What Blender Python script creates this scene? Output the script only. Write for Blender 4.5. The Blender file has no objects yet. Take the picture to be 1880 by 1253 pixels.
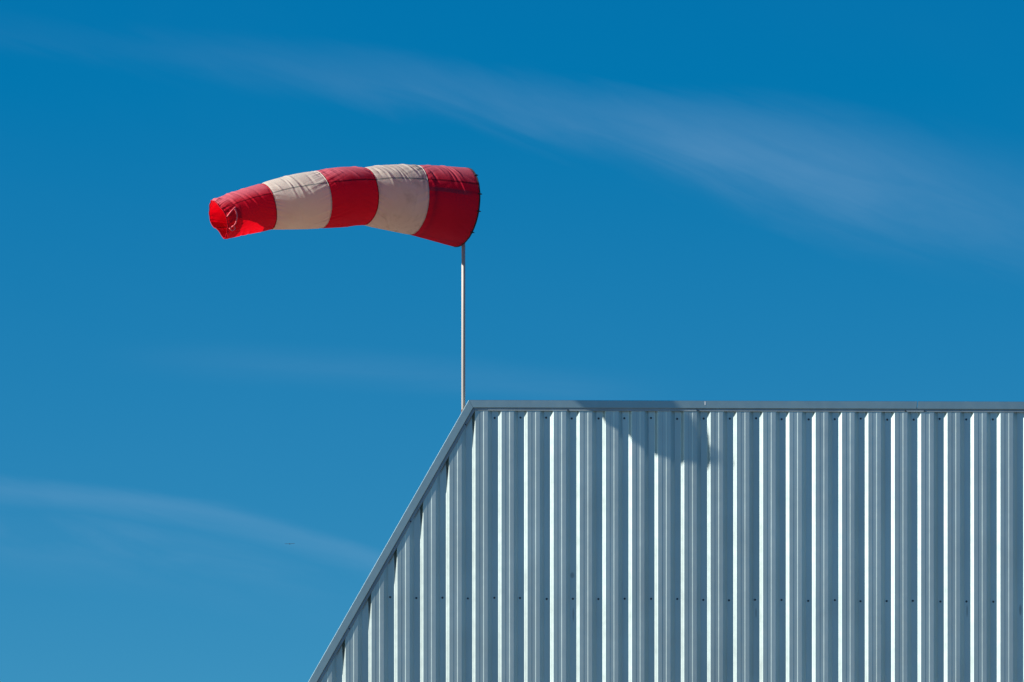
import bpy, bmesh, math, random
import numpy as np
from mathutils import Vector, Matrix, noise

random.seed(7)
scene = bpy.context.scene
COL = scene.collection
R = math.radians

# ------------------------------------------------------------------ camera
PSI = R(5.45)                                   # the camera looks slightly left of square-on to the wall
cam_d = bpy.data.cameras.new('camera')
cam = bpy.data.objects.new('camera', cam_d)
COL.objects.link(cam)
cam.location = (4.25212, -44.56762, 1.6)        # eye height, about 45 m from the wall, long lens
cam.rotation_euler = (R(90), 0, PSI)
cam_d.sensor_width = 36.0
cam_d.lens = 200.0
cam_d.shift_y = (1500 - 626.5) / 1880           # rising front: verticals stay parallel
cam_d.clip_start = 0.5
cam_d.clip_end = 20000
scene.camera = cam

# ------------------------------------------------------------------ sun and sky
SUN = Vector((-3.02, -1.0, 1.50)).normalized()        # towards the sun
SUN_EL = math.asin(SUN.z)
SUN_AZ = math.atan2(SUN.x, SUN.y) % (2 * math.pi)
sl = bpy.data.lights.new('sun', 'SUN')
sun = bpy.data.objects.new('sun', sl)
COL.objects.link(sun)
sun.rotation_euler = SUN.to_track_quat('Z', 'Y').to_euler()
sun.location = SUN * 60
sl.energy = 4.5
sl.angle = R(0.53)
sl.color = (1.0, 0.91, 0.81)

scene.view_settings.view_transform = 'Standard'
scene.view_settings.look = 'None'
scene.view_settings.gamma = 1.0
scene.view_settings.use_curve_mapping = False
scene.view_settings.exposure = 1.2


class NT:
    """tiny helper for building node trees"""
    def __init__(self, tree):
        self.t = tree
        tree.nodes.clear()

    def n(self, typ, **kw):
        nd = self.t.nodes.new(typ)
        for k, v in kw.items():
            setattr(nd, k, v)
        return nd

    def link(self, a, b):
        self.t.links.new(a, b)

    def put(self, sock, v):
        if hasattr(v, 'is_output') or isinstance(v, bpy.types.NodeSocket):
            self.link(v, sock)
        else:
            sock.default_value = v

    def m(self, op, a, b=0.0, c=0.0, clamp=False):
        nd = self.n('ShaderNodeMath', operation=op, use_clamp=clamp)
        self.put(nd.inputs[0], a)
        self.put(nd.inputs[1], b)
        if op in ('MULTIPLY_ADD', 'COMPARE', 'SMOOTH_MIN'):
            self.put(nd.inputs[2], c)
        return nd.outputs[0]

    def step(self, x, lo, hi, a=0.0, b=1.0):
        nd = self.n('ShaderNodeMapRange', interpolation_type='SMOOTHSTEP')
        self.put(nd.inputs[0], x)
        for i, v in enumerate((lo, hi, a, b)):
            self.put(nd.inputs[i + 1], v)
        return nd.outputs[0]

    def mix(self, f, a, b, mode='MIX'):
        nd = self.n('ShaderNodeMix', data_type='RGBA', blend_type=mode)
        self.put(nd.inputs['Factor'], f)
        self.put(nd.inputs['A'] if False else nd.inputs[6], a)
        self.put(nd.inputs[7], b)
        return nd.outputs[2]

    def noise(self, vec, scale, detail=3.0, rough=0.5, dist=0.0, dim='3D'):
        nd = self.n('ShaderNodeTexNoise', noise_dimensions=dim)
        self.link(vec, nd.inputs['Vector'])
        nd.inputs['Scale'].default_value = scale
        nd.inputs['Detail'].default_value = detail
        nd.inputs['Roughness'].default_value = rough
        nd.inputs['Distortion'].default_value = dist
        return nd.outputs[0]


SKY_LIFT, SKY_GAIN = 0.22, 2.2
SKY_TINT = (0.3, 0.8, 1.0)
world = bpy.data.worlds.new('World')
scene.world = world
world.use_nodes = True
w = NT(world.node_tree)
tc = w.n('ShaderNodeTexCoord')
sep = w.n('ShaderNodeSeparateXYZ')
w.link(tc.outputs['Generated'], sep.inputs[0])
dx, dy, dz = sep.outputs
zz = w.m('MULTIPLY_ADD', w.m('MAXIMUM', dz, -0.05), SKY_GAIN, SKY_LIFT)   # clear air: little horizon haze
comb = w.n('ShaderNodeCombineXYZ')
w.link(dx, comb.inputs[0]); w.link(dy, comb.inputs[1]); w.link(zz, comb.inputs[2])
nrm = w.n('ShaderNodeVectorMath', operation='NORMALIZE')
w.link(comb.outputs[0], nrm.inputs[0])
sky = w.n('ShaderNodeTexSky', sky_type='NISHITA')
sky.sun_disc = False
sky.sun_elevation = SUN_EL
sky.sun_rotation = SUN_AZ
sky.air_density = 1.0
sky.dust_density = 0.2
sky.ozone_density = 2.0
w.link(nrm.outputs[0], sky.inputs['Vector'])
tinted = w.mix(1.0, sky.outputs[0], (*SKY_TINT, 1), 'MULTIPLY')
sc_ = w.n('ShaderNodeSeparateColor'); w.link(tinted, sc_.inputs[0])
cc_ = w.n('ShaderNodeCombineColor')
w.link(w.m('MAXIMUM', w.m('MULTIPLY', w.m('SUBTRACT', sc_.outputs[0], 0.30), 1.38), 0.004), cc_.inputs[0])   # deep, polarised blue
w.link(w.m('MULTIPLY', sc_.outputs[1], 0.785), cc_.inputs[1])
w.link(w.m('MULTIPLY_ADD', sc_.outputs[2], 0.43, 1.28), cc_.inputs[2])
col = cc_.outputs[0]

# high cirrus, laid out by compass bearing and elevation (degrees)
az = w.m('MULTIPLY', w.m('ARCTAN2', dx, dy), 180 / math.pi)
el = w.m('MULTIPLY', w.m('ARCSINE', dz), 180 / math.pi)
flat = w.n('ShaderNodeCombineXYZ')
w.link(az, flat.inputs[0]); w.link(el, flat.inputs[1])


def fibres(angle, sx, sy, seed, dist=0.6):
    mp = w.n('ShaderNodeMapping')
    mp.inputs['Rotation'].default_value = (0, 0, angle)
    mp.inputs['Location'].default_value = (seed, seed * 1.7, seed)
    w.link(flat.outputs[0], mp.inputs[0])
    m2 = w.n('ShaderNodeMapping')
    m2.inputs['Scale'].default_value = (sx, sy, 1)
    w.link(mp.outputs[0], m2.inputs[0])
    return w.noise(m2.outputs[0], 1.0, 5.0, 0.55, dist)


def curve(points):
    """float curve el(az) through the given (az, el) points"""
    fc = w.n('ShaderNodeFloatCurve')
    x0, x1 = points[0][0], points[-1][0]
    y0 = min(p[1] for p in points) - 0.5
    y1 = max(p[1] for p in points) + 0.5
    cv = fc.mapping.curves[0]
    pts = [((p[0] - x0) / (x1 - x0), (p[1] - y0) / (y1 - y0)) for p in points]
    cv.points[0].location = pts[0]
    cv.points[1].location = pts[-1]
    for p in pts[1:-1]:
        cv.points.new(*p)
    fc.mapping.update()
    w.link(w.m('DIVIDE', w.m('SUBTRACT', az, x0), x1 - x0, clamp=True), fc.inputs['Value'])
    return w.m('MULTIPLY_ADD', fc.outputs[0], y1 - y0, y0)


# wide band crossing the upper right: upper and lower edges
n1 = fibres(R(20), 0.55, 3.6, 3.1)
n1b = fibres(R(20), 0.30, 0.9, 8.3)
n1c = fibres(R(24), 1.6, 9.0, 15.7, 0.3)
wob = w.m('MULTIPLY_ADD', n1, 0.44, -0.22)
elw = w.m('ADD', el, wob)
up = curve([(-11.704, 8.092), (-9.811, 7.944), (-8.412, 7.834), (-6.624, 7.637), (-5.121, 7.445), (-4.232, 7.296), (-2.378, 7.088), (-0.293, 6.665), (0.365, 6.528)])
lo = curve([(-11.704, 7.708), (-9.811, 7.527), (-8.412, 7.324), (-6.218, 6.995), (-4.764, 6.638), (-3.173, 6.144), (-1.582, 5.662), (-0.293, 5.42), (0.365, 5.349)])
span = w.m('SUBTRACT', up, lo)
rel = w.m('DIVIDE', w.m('SUBTRACT', elw, lo), span)
# densest nearer the lower side, soft everywhere
band = w.m('MULTIPLY', w.step(rel, -0.22, 0.46), w.step(rel, 1.16, 0.52))
thin = w.step(az, -10.2, -4.2, 0.10, 0.66)
core = w.step(w.m('ABSOLUTE', w.m('ADD', az, 3.0)), 2.4, 0.4, 0.0, 0.40)
fade = w.step(az, 0.2, -1.6, 0.72, 1.0)
band = w.m('MULTIPLY', w.m('MULTIPLY', band, fade), w.m('ADD', thin, core))
band = w.m('MULTIPLY', band, w.step(n1b, 0.30, 0.66, 0.66, 1.06))
band = w.m('MULTIPLY', band, w.step(n1, 0.25, 0.72, 0.72, 1.05))
band = w.m('MULTIPLY', band, w.step(n1c, 0.25, 0.75, 0.90, 1.06))
# thin band lower left, crisp along its upper edge
n2 = fibres(R(12), 0.8, 6.0, 5.5)
n2b = fibres(R(14), 0.5, 1.6, 30.5)
up2 = curve([(-11.704, 3.467), (-10.607, 3.401), (-9.471, 3.308), (-8.566, 3.171), (-7.88, 3.006), (-7.2, 2.809), (-6.794, 2.699), (-6.218, 2.546)])
rel2 = w.m('SUBTRACT', up2, w.m('ADD', el, w.m('MULTIPLY_ADD', n2, 0.16, -0.08)))     # degrees below the upper edge
ridge = w.m('MULTIPLY', w.step(rel2, -0.06, 0.12), w.step(rel2, 0.40, 0.10))
under = w.m('MULTIPLY', w.m('MULTIPLY', w.step(rel2, 0.22, 0.50), w.step(rel2, 1.15, 0.45)), w.step(n2b, 0.35, 0.65, 0.15, 0.75))
under = w.m('MULTIPLY', under, w.step(az, -6.9, -8.3, 0.3, 1.0))
band2 = w.m('MAXIMUM', w.m('MULTIPLY', ridge, w.step(n2b, 0.25, 0.7, 0.72, 1.05)), under)
# faint streak across the middle
n3 = fibres(R(3), 0.4, 3.0, 12.5)
up3 = curve([(-10.6, 4.6), (-7.0, 4.5), (-4.5, 4.28), (-3.4, 4.2)])
rel3 = w.m('ABSOLUTE', w.m('DIVIDE', w.m('SUBTRACT', up3, el), 0.28))
band3 = w.m('MULTIPLY', w.step(rel3, 1.0, 0.0), w.m('MULTIPLY', w.step(az, -10, -7), w.step(az, -3.4, -5.0)))
band3 = w.m('MULTIPLY', band3, n3)
n4 = fibres(R(12), 0.22, 0.5, 21.0)
veil = w.step(n4, 0.4, 0.8)
ends = w.m('MULTIPLY', w.step(az, -16.0, -10.8), w.step(az, 6.0, 0.5))          # the streaks die out to both sides
cl = w.m('ADD', w.m('MULTIPLY', w.m('MULTIPLY', band, 0.115), ends), w.m('MULTIPLY', w.m('MULTIPLY', band2, 0.083), ends))
cl = w.m('ADD', cl, w.m('MULTIPLY', band3, 0.06))
cl = w.m('ADD', cl, w.m('MULTIPLY', veil, 0.003))
CLOUD = w.n('ShaderNodeRGB'); CLOUD.outputs[0].default_value = (2.7, 3.9, 5.0, 1)
col = w.mix(cl, col, CLOUD.outputs[0])
bg = w.n('ShaderNodeBackground')
bg.inputs['Strength'].default_value = 0.073
w.link(col, bg.inputs['Color'])
wo = w.n('ShaderNodeOutputWorld')
w.link(bg.outputs[0], wo.inputs[0])


# ------------------------------------------------------------------ materials
def material(name):
    m = bpy.data.materials.new(name)
    m.use_nodes = True
    t = NT(m.node_tree)
    out = t.n('ShaderNodeOutputMaterial')
    return m, t, out


def painted_metal(name, base, metallic, rough, streak=0.12, bump=0.15, sheets=None, stain=None):
    m, t, out = material(name)
    b = t.n('ShaderNodeBsdfPrincipled')
    tc = t.n('ShaderNodeTexCoord')
    mp = t.n('ShaderNodeMapping'); mp.inputs['Scale'].default_value = (9, 3, 0.35)
    t.link(tc.outputs['Object'], mp.inputs[0])
    n1 = t.noise(mp.outputs[0], 1.0, 4, 0.6)
    n2 = t.noise(tc.outputs['Object'], 2.3, 3, 0.5)
    dark = tuple(c * (1 - streak) for c in base)
    lite = tuple(min(1, c * (1 + streak)) for c in base)
    f = t.m('ADD', t.m('MULTIPLY', n1, 0.6), t.m('MULTIPLY', n2, 0.4))
    c = t.mix(t.step(f, 0.35, 0.65), (*dark, 1), (*lite, 1))
    sp = t.n('ShaderNodeSeparateXYZ'); t.link(tc.outputs['Object'], sp.inputs[0])
    if sheets:                                             # each rolled sheet has its own slight tone
        idx = t.m('FLOOR', t.m('DIVIDE', t.m('SUBTRACT', sp.outputs[0], sheets[0]), sheets[1]))
        wn = t.n('ShaderNodeTexWhiteNoise', noise_dimensions='1D'); t.link(idx, wn.inputs['W'])
        v = t.m('MULTIPLY_ADD', wn.outputs['Value'], 0.10, 0.945)
        hs = t.n('ShaderNodeHueSaturation'); t.link(v, hs.inputs['Value']); t.link(c, hs.inputs['Color'])
        c = hs.outputs[0]
    for (sx, sz, rx_, rz_) in (stain or ()):               # run-down dirt under a screw
        ex = t.m('DIVIDE', t.m('SUBTRACT', sp.outputs[0], sx), rx_)
        ez = t.m('DIVIDE', t.m('SUBTRACT', sp.outputs[2], sz), rz_)
        q = t.m('ADD', t.m('MULTIPLY', ex, ex), t.m('MULTIPLY', ez, ez))
        c = t.mix(t.m('MULTIPLY', t.step(q, 1.0, 0.1), 0.45), c, (0.10, 0.12, 0.13, 1))
    t.link(c, b.inputs['Base Color'])
    b.inputs['Metallic'].default_value = metallic
    n3 = t.noise(tc.outputs['Object'], 14, 3, 0.6)
    t.link(t.m('MULTIPLY_ADD', n3, 0.08, rough - 0.04), b.inputs['Roughness'])
    mp2 = t.n('ShaderNodeMapping'); mp2.inputs['Scale'].default_value = (2, 2, 0.8)
    t.link(tc.outputs['Object'], mp2.inputs[0])
    n4 = t.noise(mp2.outputs[0], 2.2, 2, 0.5)
    bp = t.n('ShaderNodeBump'); bp.inputs['Strength'].default_value = bump
    bp.inputs['Distance'].default_value = 0.02
    t.link(n4, bp.inputs['Height'])
    t.link(bp.outputs[0], b.inputs['Normal'])
    t.link(b.outputs[0], out.inputs[0])
    return m


M_CLAD = painted_metal('cladding_paint', (0.445, 0.555, 0.565), 0.97, 0.395, 0.07, 0.12,
                       sheets=(-0.083, 1.03), stain=[(3.985, 3.215, 0.012, 0.055), (3.57, 3.21, 0.008, 0.06), (0.482, 3.19, 0.008, 0.07), (1.92, 3.2, 0.007, 0.05), (0.474, 3.50, 0.02, 0.03)])
M_COPE = painted_metal('coping_paint', (0.285, 0.415, 0.46), 0.96, 0.40, 0.03, 0.05)
M_FLASH = painted_metal('flashing_paint', (0.25, 0.33, 0.38), 0.6, 0.5)
M_SCREW = painted_metal('screw_head', (0.03, 0.05, 0.075), 0.5, 0.5)
M_POLE = painted_metal('galvanised_pole', (0.37, 0.355, 0.33), 0.0, 0.6, 0.08, 0.05)
M_COLLAR = painted_metal('rusty_collar', (0.07, 0.04, 0.03), 0.0, 0.8)
M_BLACK = painted_metal('black_wire', (0.012, 0.012, 0.015), 0.0, 0.95)
M_ROOF = painted_metal('roof_sheet', (0.35, 0.37, 0.38), 0.3, 0.5)
M_CORD = painted_metal('red_cord', (0.80, 0.13, 0.16), 0.0, 0.8)
M_BIRD = painted_metal('bird_feathers', (0.03, 0.028, 0.025), 0.0, 0.9)
M_TICK = painted_metal('bare_scratch', (0.75, 0.78, 0.8), 0.3, 0.4)


def cloth(name, base, trans, tfac, dirt=0.0, gloss=0.012, rough=0.5, sunlit_top=None, tape=None):
    m, t, out = material(name)
    uv = t.n('ShaderNodeUVMap'); uv.uv_map = 'UVMap'       # u along the sock (metres), v round it (degrees / 360)
    tc = t.n('ShaderNodeTexCoord')
    s = t.n('ShaderNodeSeparateXYZ'); t.link(uv.outputs[0], s.inputs[0])
    u, v = s.outputs[0], s.outputs[1]
    n1 = t.noise(tc.outputs['Object'], 6, 4, 0.6)
    c = t.mix(t.step(n1, 0.3, 0.7), (*[x * 0.93 for x in base], 1), (*[min(1, x * 1.05) for x in base], 1))
    if sunlit_top:                                              # pink of the sunlit top, painted into the cloth colour
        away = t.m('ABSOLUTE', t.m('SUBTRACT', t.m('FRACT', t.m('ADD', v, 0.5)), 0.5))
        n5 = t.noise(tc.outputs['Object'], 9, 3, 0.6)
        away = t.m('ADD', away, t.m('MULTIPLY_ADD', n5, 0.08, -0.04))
        c = t.mix(t.step(away, 0.19, 0.06), c, (*sunlit_top, 1))
    tr = t.n('ShaderNodeRGB'); tr.outputs[0].default_value = (*trans, 1)
    trc = tr.outputs[0]
    if dirt:
        mp = t.n('ShaderNodeMapping'); mp.inputs['Scale'].default_value = (5, 5, 2)
        t.link(tc.outputs['Object'], mp.inputs[0])
        n2 = t.noise(mp.outputs[0], 1.6, 5, 0.65, 0.8)
        st = t.m('MULTIPLY', t.step(n2, 0.48, 0.75), dirt)
        c = t.mix(st, c, (0.30, 0.20, 0.11, 1))
        trc = t.mix(st, trc, (0.25, 0.14, 0.06, 1))
    # stitched seam running the length of the sock
    seam = t.step(t.m('ABSOLUTE', t.m('SUBTRACT', v, 0.165)), 0.0060, 0.0030)
    seam2 = t.step(t.m('ABSOLUTE', t.m('SUBTRACT', v, 0.665)), 0.0060, 0.0030)
    sm = t.m('MULTIPLY', t.m('MAXIMUM', seam, seam2), 0.72)
    c = t.mix(sm, c, (*[x * 0.35 for x in base], 1))
    trc = t.mix(sm, trc, (0.01, 0.01, 0.012, 1))
    if tape:                                               # dark webbing sewn inside shows through
        axis, lo_, hi_, k_, strength = tape
        q, o_ = (u, v) if axis == 'u' else (v, u)
        q = t.m('FRACT', q) if axis == 'u' else q
        o_ = o_ if axis == 'u' else t.m('FRACT', o_)
        mid_, half = (lo_ + hi_) / 2, (hi_ - lo_) / 2
        tp = t.step(t.m('ABSOLUTE', t.m('SUBTRACT', q, mid_)), half * 1.25, half * 0.75)
        tp = t.m('MULTIPLY', tp, t.m('MULTIPLY', t.step(o_, k_[0], k_[1]), strength))
        c = t.mix(tp, c, (0.03, 0.05, 0.075, 1))
        trc = t.mix(tp, trc, (0.02, 0.02, 0.03, 1))
    b = t.n('ShaderNodeBsdfDiffuse')
    t.link(c, b.inputs['Color'])
    gl = t.n('ShaderNodeBsdfGlossy')
    gl.inputs['Roughness'].default_value = rough
    n3 = t.noise(tc.outputs['Object'], 45, 4, 0.6)
    bp = t.n('ShaderNodeBump'); bp.inputs['Strength'].default_value = 0.25
    bp.inputs['Distance'].default_value = 0.004
    t.link(n3, bp.inputs['Height'])
    t.link(bp.outputs[0], b.inputs['Normal'])
    t.link(bp.outputs[0], gl.inputs['Normal'])
    dg = t.n('ShaderNodeMixShader'); dg.inputs[0].default_value = gloss
    t.link(b.outputs[0], dg.inputs[1]); t.link(gl.outputs[0], dg.inputs[2])
    tl = t.n('ShaderNodeBsdfTranslucent')
    t.link(trc, tl.inputs['Color'])
    mx = t.n('ShaderNodeMixShader'); mx.inputs[0].default_value = tfac
    t.link(dg.outputs[0], mx.inputs[1]); t.link(tl.outputs[0], mx.inputs[2])
    t.link(mx.outputs[0], out.inputs[0])
    return m


SUNLIT_TOP = (0.56, 0.15, 0.19)  # pale pink of sunlight on the red, painted along the top
M_RED = cloth('red_nylon', (0.48, 0.008, 0.028), (0.82, 0.001, 0.009), 0.37, sunlit_top=SUNLIT_TOP)
M_RED_TAPED = cloth('taped_red_nylon', (0.46, 0.008, 0.032), (0.74, 0.001, 0.011), 0.37, sunlit_top=SUNLIT_TOP, tape=('v', 0.203, 0.222, (0.10, 0.3), 0.40))
M_RED_PLAIN = cloth('inner_red_nylon', (0.48, 0.008, 0.028), (0.82, 0.001, 0.009), 0.37)
M_HEM = cloth('red_hem_tape', (0.36, 0.006, 0.02), (0.3, 0.001, 0.004), 0.2)
M_WHITE = cloth('white_nylon', (0.55, 0.55, 0.50), (0.93, 0.68, 0.42), 0.37)
M_WHITE_DIRTY = cloth('stained_white_nylon', (0.56, 0.54, 0.48), (0.86, 0.58, 0.34), 0.37, dirt=0.5, tape=('u', 0.055, 0.105, (0.27, 0.10), 0.5))


def ground_material():
    m, t, out = material('gravel_yard')
    tc = t.n('ShaderNodeTexCoord')
    b = t.n('ShaderNodeBsdfPrincipled')
    n1 = t.noise(tc.outputs['Object'], 0.06, 6, 0.6)
    n2 = t.noise(tc.outputs['Object'], 9, 4, 0.7)
    c = t.mix(t.step(n1, 0.4, 0.6), (0.155, 0.148, 0.136, 1), (0.115, 0.125, 0.095, 1))
    c = t.mix(t.m('MULTIPLY', n2, 0.5), c, (0.21, 0.20, 0.18, 1))
    t.link(c, b.inputs['Base Color'])
    b.inputs['Roughness'].default_value = 0.9
    t.link(b.outputs[0], out.inputs[0])
    return m


M_GROUND = ground_material()


# ------------------------------------------------------------------ object helpers
def obj(name, verts, faces, mat, parent=None, smooth=False):
    me = bpy.data.meshes.new(name)
    me.from_pydata([tuple(v) for v in verts], [], faces)
    me.materials.append(mat)
    me.update()
    if smooth:
        me.shade_smooth()
    o = bpy.data.objects.new(name, me)
    COL.objects.link(o)
    if parent:
        o.parent = parent
        o.matrix_parent_inverse = Matrix.Translation(-parent_loc(parent))
    return o


def parent_loc(p):
    v = Vector(p.location)
    while p.parent:
        p = p.parent
    return v if p.parent is None else v


def fix_normals(o):
    bm = bmesh.new(); bm.from_mesh(o.data)
    bmesh.ops.recalc_face_normals(bm, faces=bm.faces)
    bm.to_mesh(o.data); bm.free()


def thing(name, label, cat, loc=(0, 0, 0), group=None):
    o = bpy.data.objects.new(name, None)
    o.empty_display_size = 0.2
    o.location = loc
    COL.objects.link(o)
    o['label'] = label; o['category'] = cat
    if group:
        o['group'] = group
    return o


def tube(path, rad, seg=12, closed=False, caps=True):
    """verts, faces of a round tube along a list of points; rad a number or a list"""
    P = [Vector(p) for p in path]
    n = len(P)
    rads = rad if isinstance(rad, (list, tuple)) else [rad] * n
    V, F = [], []
    prev = None
    for i in range(n):
        a = P[(i - 1) % n] if closed or i > 0 else P[i]
        b = P[(i + 1) % n] if closed or i < n - 1 else P[i]
        t = (b - a).normalized()
        if prev is None:
            ref = Vector((0, 0, 1)) if abs(t.z) < 0.9 else Vector((1, 0, 0))
            u = (ref - t * ref.dot(t)).normalized()
        else:
            u = (prev - t * prev.dot(t)).normalized()
        prev = u
        v = t.cross(u)
        for k in range(seg):
            a_ = 2 * math.pi * k / seg
            V.append(P[i] + (u * math.cos(a_) + v * math.sin(a_)) * rads[i])
    m = n if closed else n - 1
    for i in range(m):
        for k in range(seg):
            j = (i + 1) % n
            F.append((i * seg + k, i * seg + (k + 1) % seg, j * seg + (k + 1) % seg, j * seg + k))
    if caps and not closed:
        F.append(tuple(range(seg - 1, -1, -1)))
        F.append(tuple((n - 1) * seg + k for k in range(seg)))
    return V, F


def box(x0, x1, y0, y1, z0, z1):
    V = [(x, y, z) for x in (x0, x1) for y in (y0, y1) for z in (z0, z1)]
    F = [(0, 1, 3, 2), (4, 6, 7, 5), (0, 4, 5, 1), (2, 3, 7, 6), (0, 2, 6, 4), (1, 5, 7, 3)]
    return V, F


def join(parts):
    V, F = [], []
    for v, f in parts:
        k = len(V)
        V += list(v)
        F += [tuple(i + k for i in q) for q in f]
    return V, F


# ------------------------------------------------------------------ ground
g = obj('ground', [(-4000, -4000, 0), (4000, -4000, 0), (4000, 4000, 0), (-4000, 4000, 0)], [(0, 1, 2, 3)], M_GROUND)
g['kind'] = 'structure'

# ------------------------------------------------------------------ building
TILT = -0.00988                                   # slight fall of the roof edge
CX, CZ = -0.3404, 4.8815                          # outer corner of the coping
SL = (4.88153 - 2.66239) / (-0.34042 + 1.61595)   # steepness of the sloping edge
EZ = 1.9                                          # eave at the foot of the slope
EX = CX - (CZ - EZ) / SL
XR = 9.0                                          # right end of the building
DEPTH = 12.0

B = thing('industrial_building', 'blue grey ribbed metal building with a steep sloping left roof edge and dark capped top', 'building', (0, 0, 0))


def edge(n, x):
    """height of the line n metres inside the outer edge of the coping"""
    top = CZ + TILT * (x - CX) - n
    lx = math.sqrt(1 + SL * SL)
    slope = CZ + SL * (x - CX) - n * lx
    return min(top, slope)


# trapezoidal cladding profile, one period: (x, depth)
PITCH, OFF, D = 0.20600, -0.96817, 0.0265
X0 = -0.1126                                       # left foot of one bright rib side
prof = [(0.0012, D), (0.0270, 0), (0.0620, 0), (0.0632, 0.0019), (0.0895, 0.0019), (0.0962, 0.0), (0.1290, 0), (0.1585, D)]
xs = []
jit = random.Random(21)
k0 = int((EX + 0.05 - X0) / PITCH) - 1
k1 = int((XR - X0) / PITCH) + 1
for k in range(k0, k1):
    off_k = jit.uniform(-0.0008, 0.0008)
    for px, py in prof:
        x = X0 + k * PITCH + px + jit.uniform(-0.0005, 0.0005)
        py = py + off_k
        if EX + 0.02 < x < XR - 0.02:
            xs.append((x, py))
# rolled radius at every bend so that the bends catch light
pts = []
for i, (x, y) in enumerate(xs):
    if 0 < i < len(xs) - 1:
        a, b = Vector(xs[i - 1]), Vector(xs[i + 1]); c = Vector((x, y))
        turn = (c - a).normalized().angle((b - c).normalized())
        big = 0.0030 if turn > R(30) else 0.0007
        ra = min(big, (a - c).length * 0.35); rb = min(big, (b - c).length * 0.35)
        p0 = c + (a - c).normalized() * ra; p2 = c + (b - c).normalized() * rb
        steps = 4 if turn > R(30) else 1
        for q in range(steps + 1):
            f = q / steps
            pts.append(tuple(p0 * (1 - f) ** 2 + c * 2 * f * (1 - f) + p2 * f * f))
    else:
        pts.append((x, y))
V, F = [], []
for x, y in pts:
    zt = edge(0.045, x)
    V += [(x, y, 0.12), (x, y, max(zt, 0.2))]
for i in range(len(pts) - 1):
    F.append((2 * i, 2 * i + 2, 2 * i + 3, 2 * i + 1))
wall = obj('wall', V, F, M_CLAD, B)
wall['label'] = 'ribbed sheet metal front wall'

# coping: one profile swept along each run, mitred at the corner
P_ = 0.0185                                         # how far the coping stands out from the ribs
cap = [(0.0, 0.075), (0.0, -P_ + 0.0030), (0.0006, -P_ + 0.0022), (0.0024, -P_), (0.0575, -P_), (0.0595, -P_ + 0.0015),
       (0.0600, -P_ + 0.004), (0.0560, -P_ + 0.0042), (0.0560, 0.060), (0.03, 0.060), (0.03, 0.075)]
lx = math.sqrt(1 + SL * SL)
n_flat = Vector((TILT, -1)).normalized()           # inward normals in the wall plane (x, z)
n_slope = Vector((SL / lx, -1 / lx))
d_flat = Vector((1, TILT)).normalized(); d_slope = Vector((-1 / lx, -SL / lx))
bis = (n_flat + n_slope); bis = bis / bis.dot(n_flat)   # mitre direction
corner = Vector((CX, CZ))


def run(profile, a, b):
    """a, b: functions n -> (x, z) of the two ends"""
    V, F = [], []
    m = len(profile)
    for fn in (a, b):
        for n, y in profile:
            p = fn(n); V.append((p[0], y, p[1]))
    for i in range(m):
        j = (i + 1) % m
        F.append((i, j, m + j, m + i))
    F.append(tuple(range(m))); F.append(tuple(range(2 * m - 1, m - 1, -1)))
    return V, F


def mitre(gap, d):
    return lambda n: corner + bis * n + d * gap


def flat_at(x, skew=0.0):
    return lambda n: corner + d_flat * ((x - CX) - skew * n) + n_flat * n


def slope_at(s):
    return lambda n: corner + d_slope * s + n_slope * n


S_END = (CZ - EZ) * lx / SL
JX = 3.182
capo = [obj('coping', *run(cap, mitre(0.0008, d_slope), slope_at(S_END)), M_COPE, B),
        obj('coping', *run(cap, mitre(0.0008, d_flat), flat_at(JX, 0.10)), M_COPE, B),
        obj('coping', *run(cap, flat_at(JX + 0.006, 0.10), flat_at(XR)), M_COPE, B)]
capo[0]['label'] = 'sloping coping with a bright top edge'
for o in capo:
    fix_normals(o)

# flashing strip under the coping, in lapped lengths
FL0, FL1 = 0.0565, 0.0830


def flashing(a, b, proud):
    pr = [(FL0, -0.0045 - proud), (FL1 - 0.002, -0.0045 - proud), (FL1, -0.003 - proud), (FL1, 0.0035), (FL0, 0.0035)]
    o = obj('flashing', *run(pr, a, b), M_FLASH, B)
    fix_normals(o)
    return o


flashing(mitre(0.001, d_flat), flat_at(-0.1895), 0.0)
flashing(flat_at(-0.1885), flat_at(0.4302), 0.0022)
flashing(flat_at(0.4312), flat_at(1.4552), 0.0036)
flashing(flat_at(1.4562), flat_at(3.097), 0.0012)
flashing(flat_at(3.098), flat_at(3.233), 0.0035)
flashing(flat_at(3.234), flat_at(XR), 0.0010)
sl_len = [0.001, 0.168, 1.045, 2.02, S_END]
prs = [0.0008, 0.003, 0.0012, 0.003]
for i in range(4):
    a = mitre(0.001, d_slope) if i == 0 else slope_at(sl_len[i] + 0.001)
    flashing(a, slope_at(sl_len[i + 1]), prs[i])


# rivets on the flashing laps
def screw_mesh(x, y, z, r, h=0.004):
    V, F = [], []
    for rr, yy in ((r, 0), (r, -h * 0.35), (r * 0.62, -h * 0.4), (r * 0.60, -h), (r * 0.4, -h * 1.1)):
        for k in range(6 if rr < r * 0.63 else 12):
            pass
    seg = 12
    prof_ = [(r, 0.0005), (r, -h * 0.35), (r * 0.66, -h * 0.45), (r * 0.62, -h), (r * 0.3, -h * 1.05)]
    for rr, yy in prof_:
        for k in range(seg):
            a = 2 * math.pi * k / seg
            V.append((x + rr * math.cos(a), y + yy, z + rr * math.sin(a)))
    for i in range(len(prof_) - 1):
        for k in range(seg):
            F.append((i * seg + k, i * seg + (k + 1) % seg, (i + 1) * seg + (k + 1) % seg, (i + 1) * seg + k))
    F.append(tuple((len(prof_) - 1) * seg + k for k in range(seg)))
    return V, F


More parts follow.
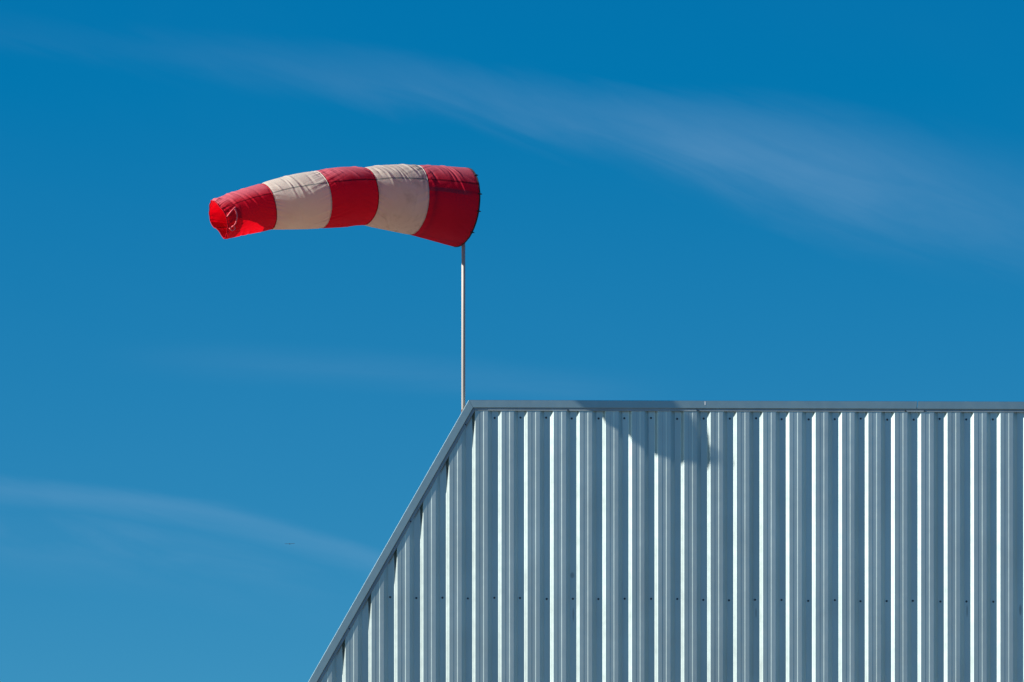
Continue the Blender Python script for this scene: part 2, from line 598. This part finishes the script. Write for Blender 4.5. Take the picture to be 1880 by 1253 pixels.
rx = random.Random(3)
for s in (0.168, 1.045, 2.02):
    p = corner + d_slope * (s + 0.012) + n_slope * 0.074
    fix_normals(obj('rivet', *screw_mesh(p.x, -0.008, p.y, 0.006), M_SCREW, B))
for x in (0.442, 1.4640, 3.090, 3.2395):
    p = flat_at(x)(0.075)
    fix_normals(obj('rivet', *screw_mesh(p.x, -0.0075, p.y, 0.006), M_SCREW, B))

# screws: one row under the coping, one lower down on a rail
for k in range(-9, 24):
    xc = OFF + PITCH * k + 0.0
    if k >= 4:
        x = xc + rx.uniform(-0.006, 0.006); z = edge(0.138, x) + rx.uniform(-0.004, 0.004)
        if xc < 4.2:
            fix_normals(obj('screw', *screw_mesh(x, D, z, 0.0085, 0.006), M_SCREW, B))
    x = xc + rx.uniform(-0.005, 0.005); z = 3.3310 + (x + 0.962) * -0.01085 + rx.uniform(-0.004, 0.004)
    if z < edge(0.12, x) and xc < 4.2:
        fix_normals(obj('screw', *screw_mesh(x, D, z, 0.0085, 0.006), M_SCREW, B))

# small bare scratch on the coping face
p = flat_at(1.523)(0.02)
V, F = box(p.x - 0.003, p.x + 0.003, -P_ - 0.0015, -P_ + 0.001, p.y - 0.014, p.y + 0.014)
obj('scratch', V, F, M_TICK, B)

# body behind the cladding: back wall, side walls and the two roof planes
ZF = lambda x: edge(0.05, x)
eR = ZF(XR); cRx = CX + 0.04; cRz = ZF(cRx)
xe = EX + 0.06; ze = ZF(xe)
y0, y1 = 0.045, DEPTH
fix_normals(obj('roof', *join([
    ([(cRx, y0, cRz - 0.03), (XR, y0, eR - 0.03), (XR, y1, eR - 0.03), (cRx, y1, cRz - 0.03),
      (cRx, y0, cRz), (XR, y0, eR), (XR, y1, eR), (cRx, y1, cRz)],
     [(0, 1, 2, 3), (4, 5, 6, 7), (0, 1, 5, 4), (1, 2, 6, 5), (2, 3, 7, 6), (3, 0, 4, 7)])]), M_ROOF, B))
fix_normals(obj('roof', [(xe, y0, ze), (cRx - 0.002, y0, cRz - 0.002), (cRx - 0.002, y1, cRz - 0.002), (xe, y1, ze),
                         (xe + 0.05, y0, ze - 0.03), (cRx - 0.002, y0, cRz - 0.09), (cRx - 0.002, y1, cRz - 0.09), (xe + 0.05, y1, ze - 0.03)],
                [(0, 1, 2, 3), (4, 5, 6, 7), (0, 1, 5, 4), (1, 2, 6, 5), (2, 3, 7, 6), (3, 0, 4, 7)], M_ROOF, B))
obj('side_wall', *box(XR - 0.02, XR + 0.03, 0.0, DEPTH - 0.1, 0.0, eR - 0.035), M_CLAD, B)
obj('side_wall', *box(xe + 0.0, xe + 0.04, 0.05, DEPTH - 0.1, 0.0, ze - 0.035), M_CLAD, B)
bk = [(xe + 0.05, 0.0), (XR - 0.03, 0.0), (XR - 0.03, eR - 0.04), (cRx, cRz - 0.1), (xe + 0.05, ze - 0.04)]
for nm, ya, yb in (('back_wall', DEPTH - 0.09, DEPTH - 0.02), ('wall_lining', 0.047, 0.09)):
    V = [(x, ya, z) for x, z in bk] + [(x, yb, z) for x, z in bk]
    m = len(bk)
    F = [tuple(range(m)), tuple(range(2 * m - 1, m - 1, -1))] + [(i, (i + 1) % m, m + (i + 1) % m, m + i) for i in range(m)]
    fix_normals(obj(nm, V, F, M_ROOF, B))
obj('plinth', *box(xe, XR - 0.025, 0.012, 0.046, 0.0, 0.14), M_FLASH, B)

# ------------------------------------------------------------------ windsock
PX, PY = -0.3985, 0.135
MOUTH = Vector((-0.410, 0.110, 6.412))
pole_base = edge(0.05, PX) - 0.02
Wd = thing('windsock', 'red and white striped windsock bulging sideways on a thin galvanised pole above the roof corner', 'windsock', (PX, PY, pole_base))

ring_c = [Vector(c) for c in ((-0.410, 0.110, 6.412), (-0.770, -0.125, 6.451), (-1.127, -0.375, 6.454), (-1.453, -0.655, 6.400), (-1.828, -0.865, 6.327), (-2.178, -1.098, 6.209))]
ring_r = [0.312, 0.273, 0.222, 0.222, 0.179, 0.152]


def spline(t):
    """centre and radius at t (0 at the mouth .. 5 at the tail)"""
    i = min(int(t), 4); f = t - i
    def cr(a, b, c, d):
        return 0.5 * ((2 * b) + (c - a) * f + (2 * a - 5 * b + 4 * c - d) * f * f + (3 * b - a - 3 * c + d) * f * f * f)
    def g_(L, k):
        if k < 0: return L[0] * 2 - L[1]
        if k > 5: return L[5] * 2 - L[4]
        return L[k]
    c = cr(*[g_(ring_c, i + k) for k in (-1, 0, 1, 2)])
    r = ring_r[i] * (1 - f) + ring_r[i + 1] * f
    return c, r


def frame(t):
    a = max(0.0, t - 0.05); b = min(5.0, t + 0.05)
    T = (spline(b)[0] - spline(a)[0]).normalized()
    Uv = (Vector((0, 0, 1)) - T * T.z).normalized()
    return T, Uv, Uv.cross(T)                      # side vector points to the near side


rs = random.Random(11)
creases = []
for b in range(5):
    for k in range(16):
        creases.append((b + rs.uniform(0.05, 0.95), rs.uniform(8, 72) if k < 12 else rs.uniform(-70, 180),
                        rs.uniform(0.03, 0.085), rs.uniform(0.006, 0.011), rs.uniform(0.35, 1.0), rs.choice((-1, 1)) * rs.uniform(0.003, 0.006)))
NA, NL = 420, 72
PH = np.arange(NA) / NA * 360.0
BAND_LEN = 0.45


def smooth(x):
    x = np.clip(x, 0, 1)
    return x * x * (3 - 2 * x)


def pucker(seed, freq):
    return np.array([noise.noise(Vector((math.cos(R(p)) * freq, math.sin(R(p)) * freq, seed * 3.7))) for p in PH])


PUCK = [(pucker(s, 9), pucker(s + 50, 20), pucker(s + 90, 4)) for s in range(6)]


def section(t):
    """ring of points of the cloth at t"""
    c, r = spline(t)
    T, Uv, Wv = frame(t)
    band = min(int(t), 4); f = t - band
    ph = np.radians(PH)
    dr = np.full(NA, 0.010 * math.sin(math.pi * f) * (1.0 if band else 0.6))
    dr += 0.006 * np.array([noise.noise(Vector((math.cos(p) * 1.3 + 5, math.sin(p) * 1.3, t * 1.7))) for p in ph])
    # puckers along the stitched ring seams
    for s in range(6):
        dist = abs(t - s) * BAND_LEN
        if dist < 0.22:
            a, b2, c2 = [np.interp((PH - 110.0 * (t - s) * 0.45 * (1 if s % 2 else -1)) % 360, PH, q, period=360) for q in PUCK[s]]
            wgt = np.exp(-dist / (0.045 + 0.07 * np.clip(c2 + 0.3, 0, 1)))
            dr += wgt * (1 - 0.7 * math.exp(-dist / 0.006)) * (0.0125 * a + 0.003 * b2) * (0.6, 0.45, 0.8, 0.8, 0.8, 0.9)[s]
    dr -= 0.004 * math.exp(-((f if f < 0.5 else 1 - f) * BAND_LEN / 0.012) ** 2)
    # short slanting creases, most of them on the upper near side
    for (tc_, pc, ln, wd, sl_, am) in creases:
        du = (t - tc_) * BAND_LEN
        if abs(du) > 0.2: continue
        dv = np.radians((PH - pc + 180) % 360 - 180) * r
        al = dv * 0.9 - du * sl_ * 0.5
        ac = du + dv * 0.45 * sl_
        dr += am * np.exp(-(ac / wd) ** 2) * np.exp(-(al / ln) ** 2)
    # the tail end has gone slack and its lower lip is crumpled inwards
    k = smooth((t - 4.62) / 0.38)
    if k > 0:
        dr -= k * 0.050 * np.exp(-(((PH - 222 + 180) % 360 - 180) / 30.0) ** 2)
        dr += k * 0.012 * np.exp(-(((PH - 182 + 180) % 360 - 180) / 16.0) ** 2)
        cr_ = k * np.exp(-(((PH - 128) / 34.0) ** 2))
        dr += cr_ * 0.016 * np.array([noise.noise(Vector((p * 7.0, t * 16.0, 2.2))) for p in ph])
        dr -= cr_ * 0.010
        dr += k * 0.008 * np.array([noise.noise(Vector((math.cos(p) * 4, math.sin(p) * 4, t * 6))) for p in ph])
    rr = r + dr
    cs, sn = np.cos(ph), np.sin(ph)
    cA = np.array(c); uA = np.array(Uv); wA = np.array(Wv); tA = np.array(T)
    pts_ = cA[None] + (rr * cs)[:, None] * uA + (rr * sn)[:, None] * wA
    if k > 0:                                      # uneven hem
        sh = 0.012 * np.sin(ph * 2 + 0.6) * k - 0.03 * k * np.exp(-(((PH - 200 + 180) % 360 - 180) / 40.0) ** 2)
        pts_ += sh[:, None] * tA
    return pts_


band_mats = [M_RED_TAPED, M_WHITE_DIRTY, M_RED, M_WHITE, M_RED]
band_lbl = ['red band at the mouth', 'stained white band', 'red middle band', 'white band', 'red tail band with a crumpled open end']
seam_rows = {}
for b in range(5):
    rows = [section(b + i / NL) if i < NL else section(b + 0.99999) for i in range(NL + 1)]
    if b > 0:
        rows[0] = seam_rows[b]
    if b < 4:
        nxt = section(float(b + 1)); mid = (rows[-1] + nxt) / 2
        rows[-1] = mid; seam_rows[b + 1] = mid
    V = np.concatenate(rows)
    F, UVs = [], []
    for i in range(NL):
        for k in range(NA):
            k2 = (k + 1) % NA
            F.append((i * NA + k, (i + 1) * NA + k, (i + 1) * NA + k2, i * NA + k2))
            ua, ub = b + i / NL, b + (i + 1) / NL
            va, vb = k / NA, (k + 1) / NA
            UVs += [(ua, va), (ub, va), (ub, vb), (ua, vb)]
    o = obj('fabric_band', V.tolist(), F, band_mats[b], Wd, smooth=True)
    o['label'] = band_lbl[b]
    uvl = o.data.uv_layers.new(name='UVMap')
    uvl.data.foreach_set('uv', np.array(UVs, dtype=np.float32).ravel())

# stitched hems over the ring seams, as thin cords
for s, mt in ((1, M_WHITE), (2, M_HEM), (3, M_WHITE), (4, M_HEM)):
    row = seam_rows[s]
    c, r = spline(float(s))
    cA = np.array(c)
    path = [tuple(cA + (p - cA) * (1 + 0.0012 / r)) for p in row[::3]]
    obj('hem', *tube(path, 0.0032, 6, closed=True), mt, Wd, smooth=True)
row = section(4.9999)
obj('hem', *tube([tuple(p) for p in row[::3]], 0.0035, 6, closed=True), M_HEM, Wd, smooth=True)


def ring_path(t, k, n=72):
    c, r = spline(t); T, Uv, Wv = frame(t)
    return [tuple(c + (Uv * math.cos(2 * math.pi * i / n) + Wv * math.sin(2 * math.pi * i / n)) * r * k) for i in range(n)]


# wire basket inside the first band: hoop at the mouth, second hoop, four rods, cross bar to the pole
row0 = section(0.0)
obj('mouth_hoop', *tube([tuple(p) for p in row0[::4]], 0.0062, 10, closed=True), M_BLACK, Wd, smooth=True)
obj('inner_hoop', *tube(ring_path(0.86, 0.965), 0.008, 8, closed=True), M_BLACK, Wd, smooth=True)
c0, r0 = spline(0.02); T0, U0, W0 = frame(0.02)
c1, r1 = spline(0.86); T1, U1, W1 = frame(0.86)
for a in (75, 165, 255, 345):
    pa = c0 + (U0 * math.cos(R(a)) + W0 * math.sin(R(a))) * r0 * 0.955
    pb = c1 + (U1 * math.cos(R(a)) + W1 * math.sin(R(a))) * r1 * 0.955
    obj('frame_rod', *tube([pa, (pa + pb) / 2, pb], 0.007, 8), M_BLACK, Wd, smooth=True)
obj('cross_bar', *tube([c0 + U0 * r0 * 0.97, c0, c0 - U0 * r0 * 0.97], 0.010, 8), M_BLACK, Wd, smooth=True)
# lashing ties round the mouth hoop
for a in (42, 76, 101, 134, 205, 260, 320):
    q = c0 + (U0 * math.cos(R(a)) + W0 * math.sin(R(a))) * (r0 + 0.004) - T0 * 0.004
    rad = (U0 * math.cos(R(a)) + W0 * math.sin(R(a)))
    obj('tie', *tube([q + T0 * 0.014, q + rad * 0.004, q - T0 * 0.010 + rad * 0.003, q - T0 * 0.021 + rad * 0.002], [0.004, 0.006, 0.005, 0.0025], 8), M_BLACK, Wd, smooth=True)

def on_tail(t, a, lift):
    c, r = spline(t); T, Uv, Wv = frame(t)
    n = Uv * math.cos(R(a)) + Wv * math.sin(R(a))
    row = section(t); p = Vector(row[int(round(a / 360 * NA)) % NA])
    return p + n * lift


# slack hem folded back inside the tail
FA = list(range(62, 186, 2))
rows = []
for i in range(13):
    row = []
    for a in FA:
        f0 = (a - 62) / (184 - 62)
        ln = 0.155 * (1 - f0) + 0.070 * f0                # depth of the fold
        t = 4.999 - i / 12 * ln / BAND_LEN
        p = on_tail(t, a, -0.006 - 0.004 * noise.noise(Vector((a * 0.09, i * 0.5, 4.0))))
        row.append(p)
    rows.append(row)
V = [p for r_ in rows for p in r_]
m = len(FA)
F = [(i * m + k, i * m + k + 1, (i + 1) * m + k + 1, (i + 1) * m + k) for i in range(12) for k in range(m - 1)]
o = obj('folded_hem', V, F, M_RED_PLAIN, Wd, smooth=True)
o.data.uv_layers.new(name='UVMap')

# pole
top_z = 6.40
obj('pole', *tube([(PX, PY, pole_base - 0.6), (PX, PY, 5.6), (PX, PY, top_z)], 0.0150, 24), M_POLE, Wd, smooth=True)
obj('collar', *tube([(PX, PY, pole_base - 0.3), (PX, PY, edge(0.0, PX - 0.014) + 0.060)], 0.0182, 24), M_COLLAR, Wd, smooth=True)
obj('base_plate', *box(PX - 0.06, PX + 0.05, PY - 0.05, PY + 0.06, pole_base - 0.012, pole_base + 0.004), M_COLLAR, Wd)
obj('swivel', *tube([(PX, PY, 6.22), (PX, PY, 6.44)], 0.021, 20), M_BLACK, Wd, smooth=True)

# drawstring dangling at the tail
def bez(P, n=10):
    out = []
    for i in range(len(P) - 1):
        a = P[max(i - 1, 0)]; b = P[i]; c = P[i + 1]; d = P[min(i + 2, len(P) - 1)]
        for k in range(n):
            f = k / n
            out.append(0.5 * ((2 * b) + (c - a) * f + (2 * a - 5 * b + 4 * c - d) * f * f + (3 * b - a - 3 * c + d) * f ** 3))
    out.append(P[-1])
    return out


obj('drawstring', *tube(bez([on_tail(4.99, 88, 0.006), on_tail(4.90, 78, 0.022), on_tail(4.78, 70, 0.008)]), 0.0048, 8), M_CORD, Wd, smooth=True)
obj('drawstring', *tube(bez([on_tail(4.80, 72, 0.008), on_tail(4.83, 92, 0.026), on_tail(4.89, 112, 0.026), on_tail(4.98, 128, 0.008)]), 0.0048, 8), M_CORD, Wd, smooth=True)
obj('drawstring', *tube(bez([on_tail(4.98, 124, 0.008), on_tail(4.93, 134, 0.022), on_tail(4.88, 128, 0.016), on_tail(4.90, 120, 0.010)]), 0.0045, 8), M_CORD, Wd, smooth=True)

# ------------------------------------------------------------------ bird, far off
bc = Vector((0, 0, 0))
def bird():
    V, F = [], []
    # body: lathe along x
    prof_b = [(-0.24, 0.004), (-0.20, 0.03), (-0.12, 0.055), (0.0, 0.065), (0.12, 0.05), (0.2, 0.035), (0.25, 0.03), (0.29, 0.022), (0.31, 0.002)]
    body = tube([(0, x, 0) for x, r in prof_b], [r for x, r in prof_b], 10)
    parts = [body]
    for s in (-1, 1):
        sec = [(0.04, 0.12, -0.10, 0.02, 0.022), (0.25, 0.16, -0.09, 0.035, 0.018), (0.48, 0.10, -0.10, 0.04, 0.022), (0.66, 0.0, -0.09, 0.03, 0.005)]
        v = []
        for x, yf, yb, z, th in sec:
            v += [(s * x, yf, z), (s * x, (yf + yb) / 2, z + th), (s * x, yb, z), (s * x, (yf + yb) / 2, z - th)]
        f = [(i * 4 + k, i * 4 + (k + 1) % 4, i * 4 + 4 + (k + 1) % 4, i * 4 + 4 + k) for i in range(3) for k in range(4)]
        f += [(3, 2, 1, 0), (12, 13, 14, 15)]
        parts.append((v, f))
    parts.append(([(-0.02, -0.22, 0.01), (0.02, -0.22, 0.01), (0.08, -0.40, 0.008), (-0.08, -0.40, 0.008),
                   (-0.02, -0.22, -0.01), (0.02, -0.22, -0.01), (0.08, -0.40, 0.0), (-0.08, -0.40, 0.0)],
                  [(0, 1, 2, 3), (7, 6, 5, 4), (0, 4, 5, 1), (1, 5, 6, 2), (2, 6, 7, 3), (3, 7, 4, 0)]))
    return join(parts)


bo = obj('bird', *bird(), M_BIRD)
fix_normals(bo)
# 700 m out
dirv = Vector((math.cos(PSI), math.sin(PSI), 0)) * (532 - 940) + Vector((-math.sin(PSI), math.cos(PSI), 0)) * 10444.4 + Vector((0, 0, 1500 - 999))
bo.location = cam.location + dirv.normalized() * 700.0
bo.rotation_euler = (0, R(-2), PSI)
bo['label'] = 'tiny dark bird gliding on level wings far off in the lower left sky'
bo['category'] = 'bird'
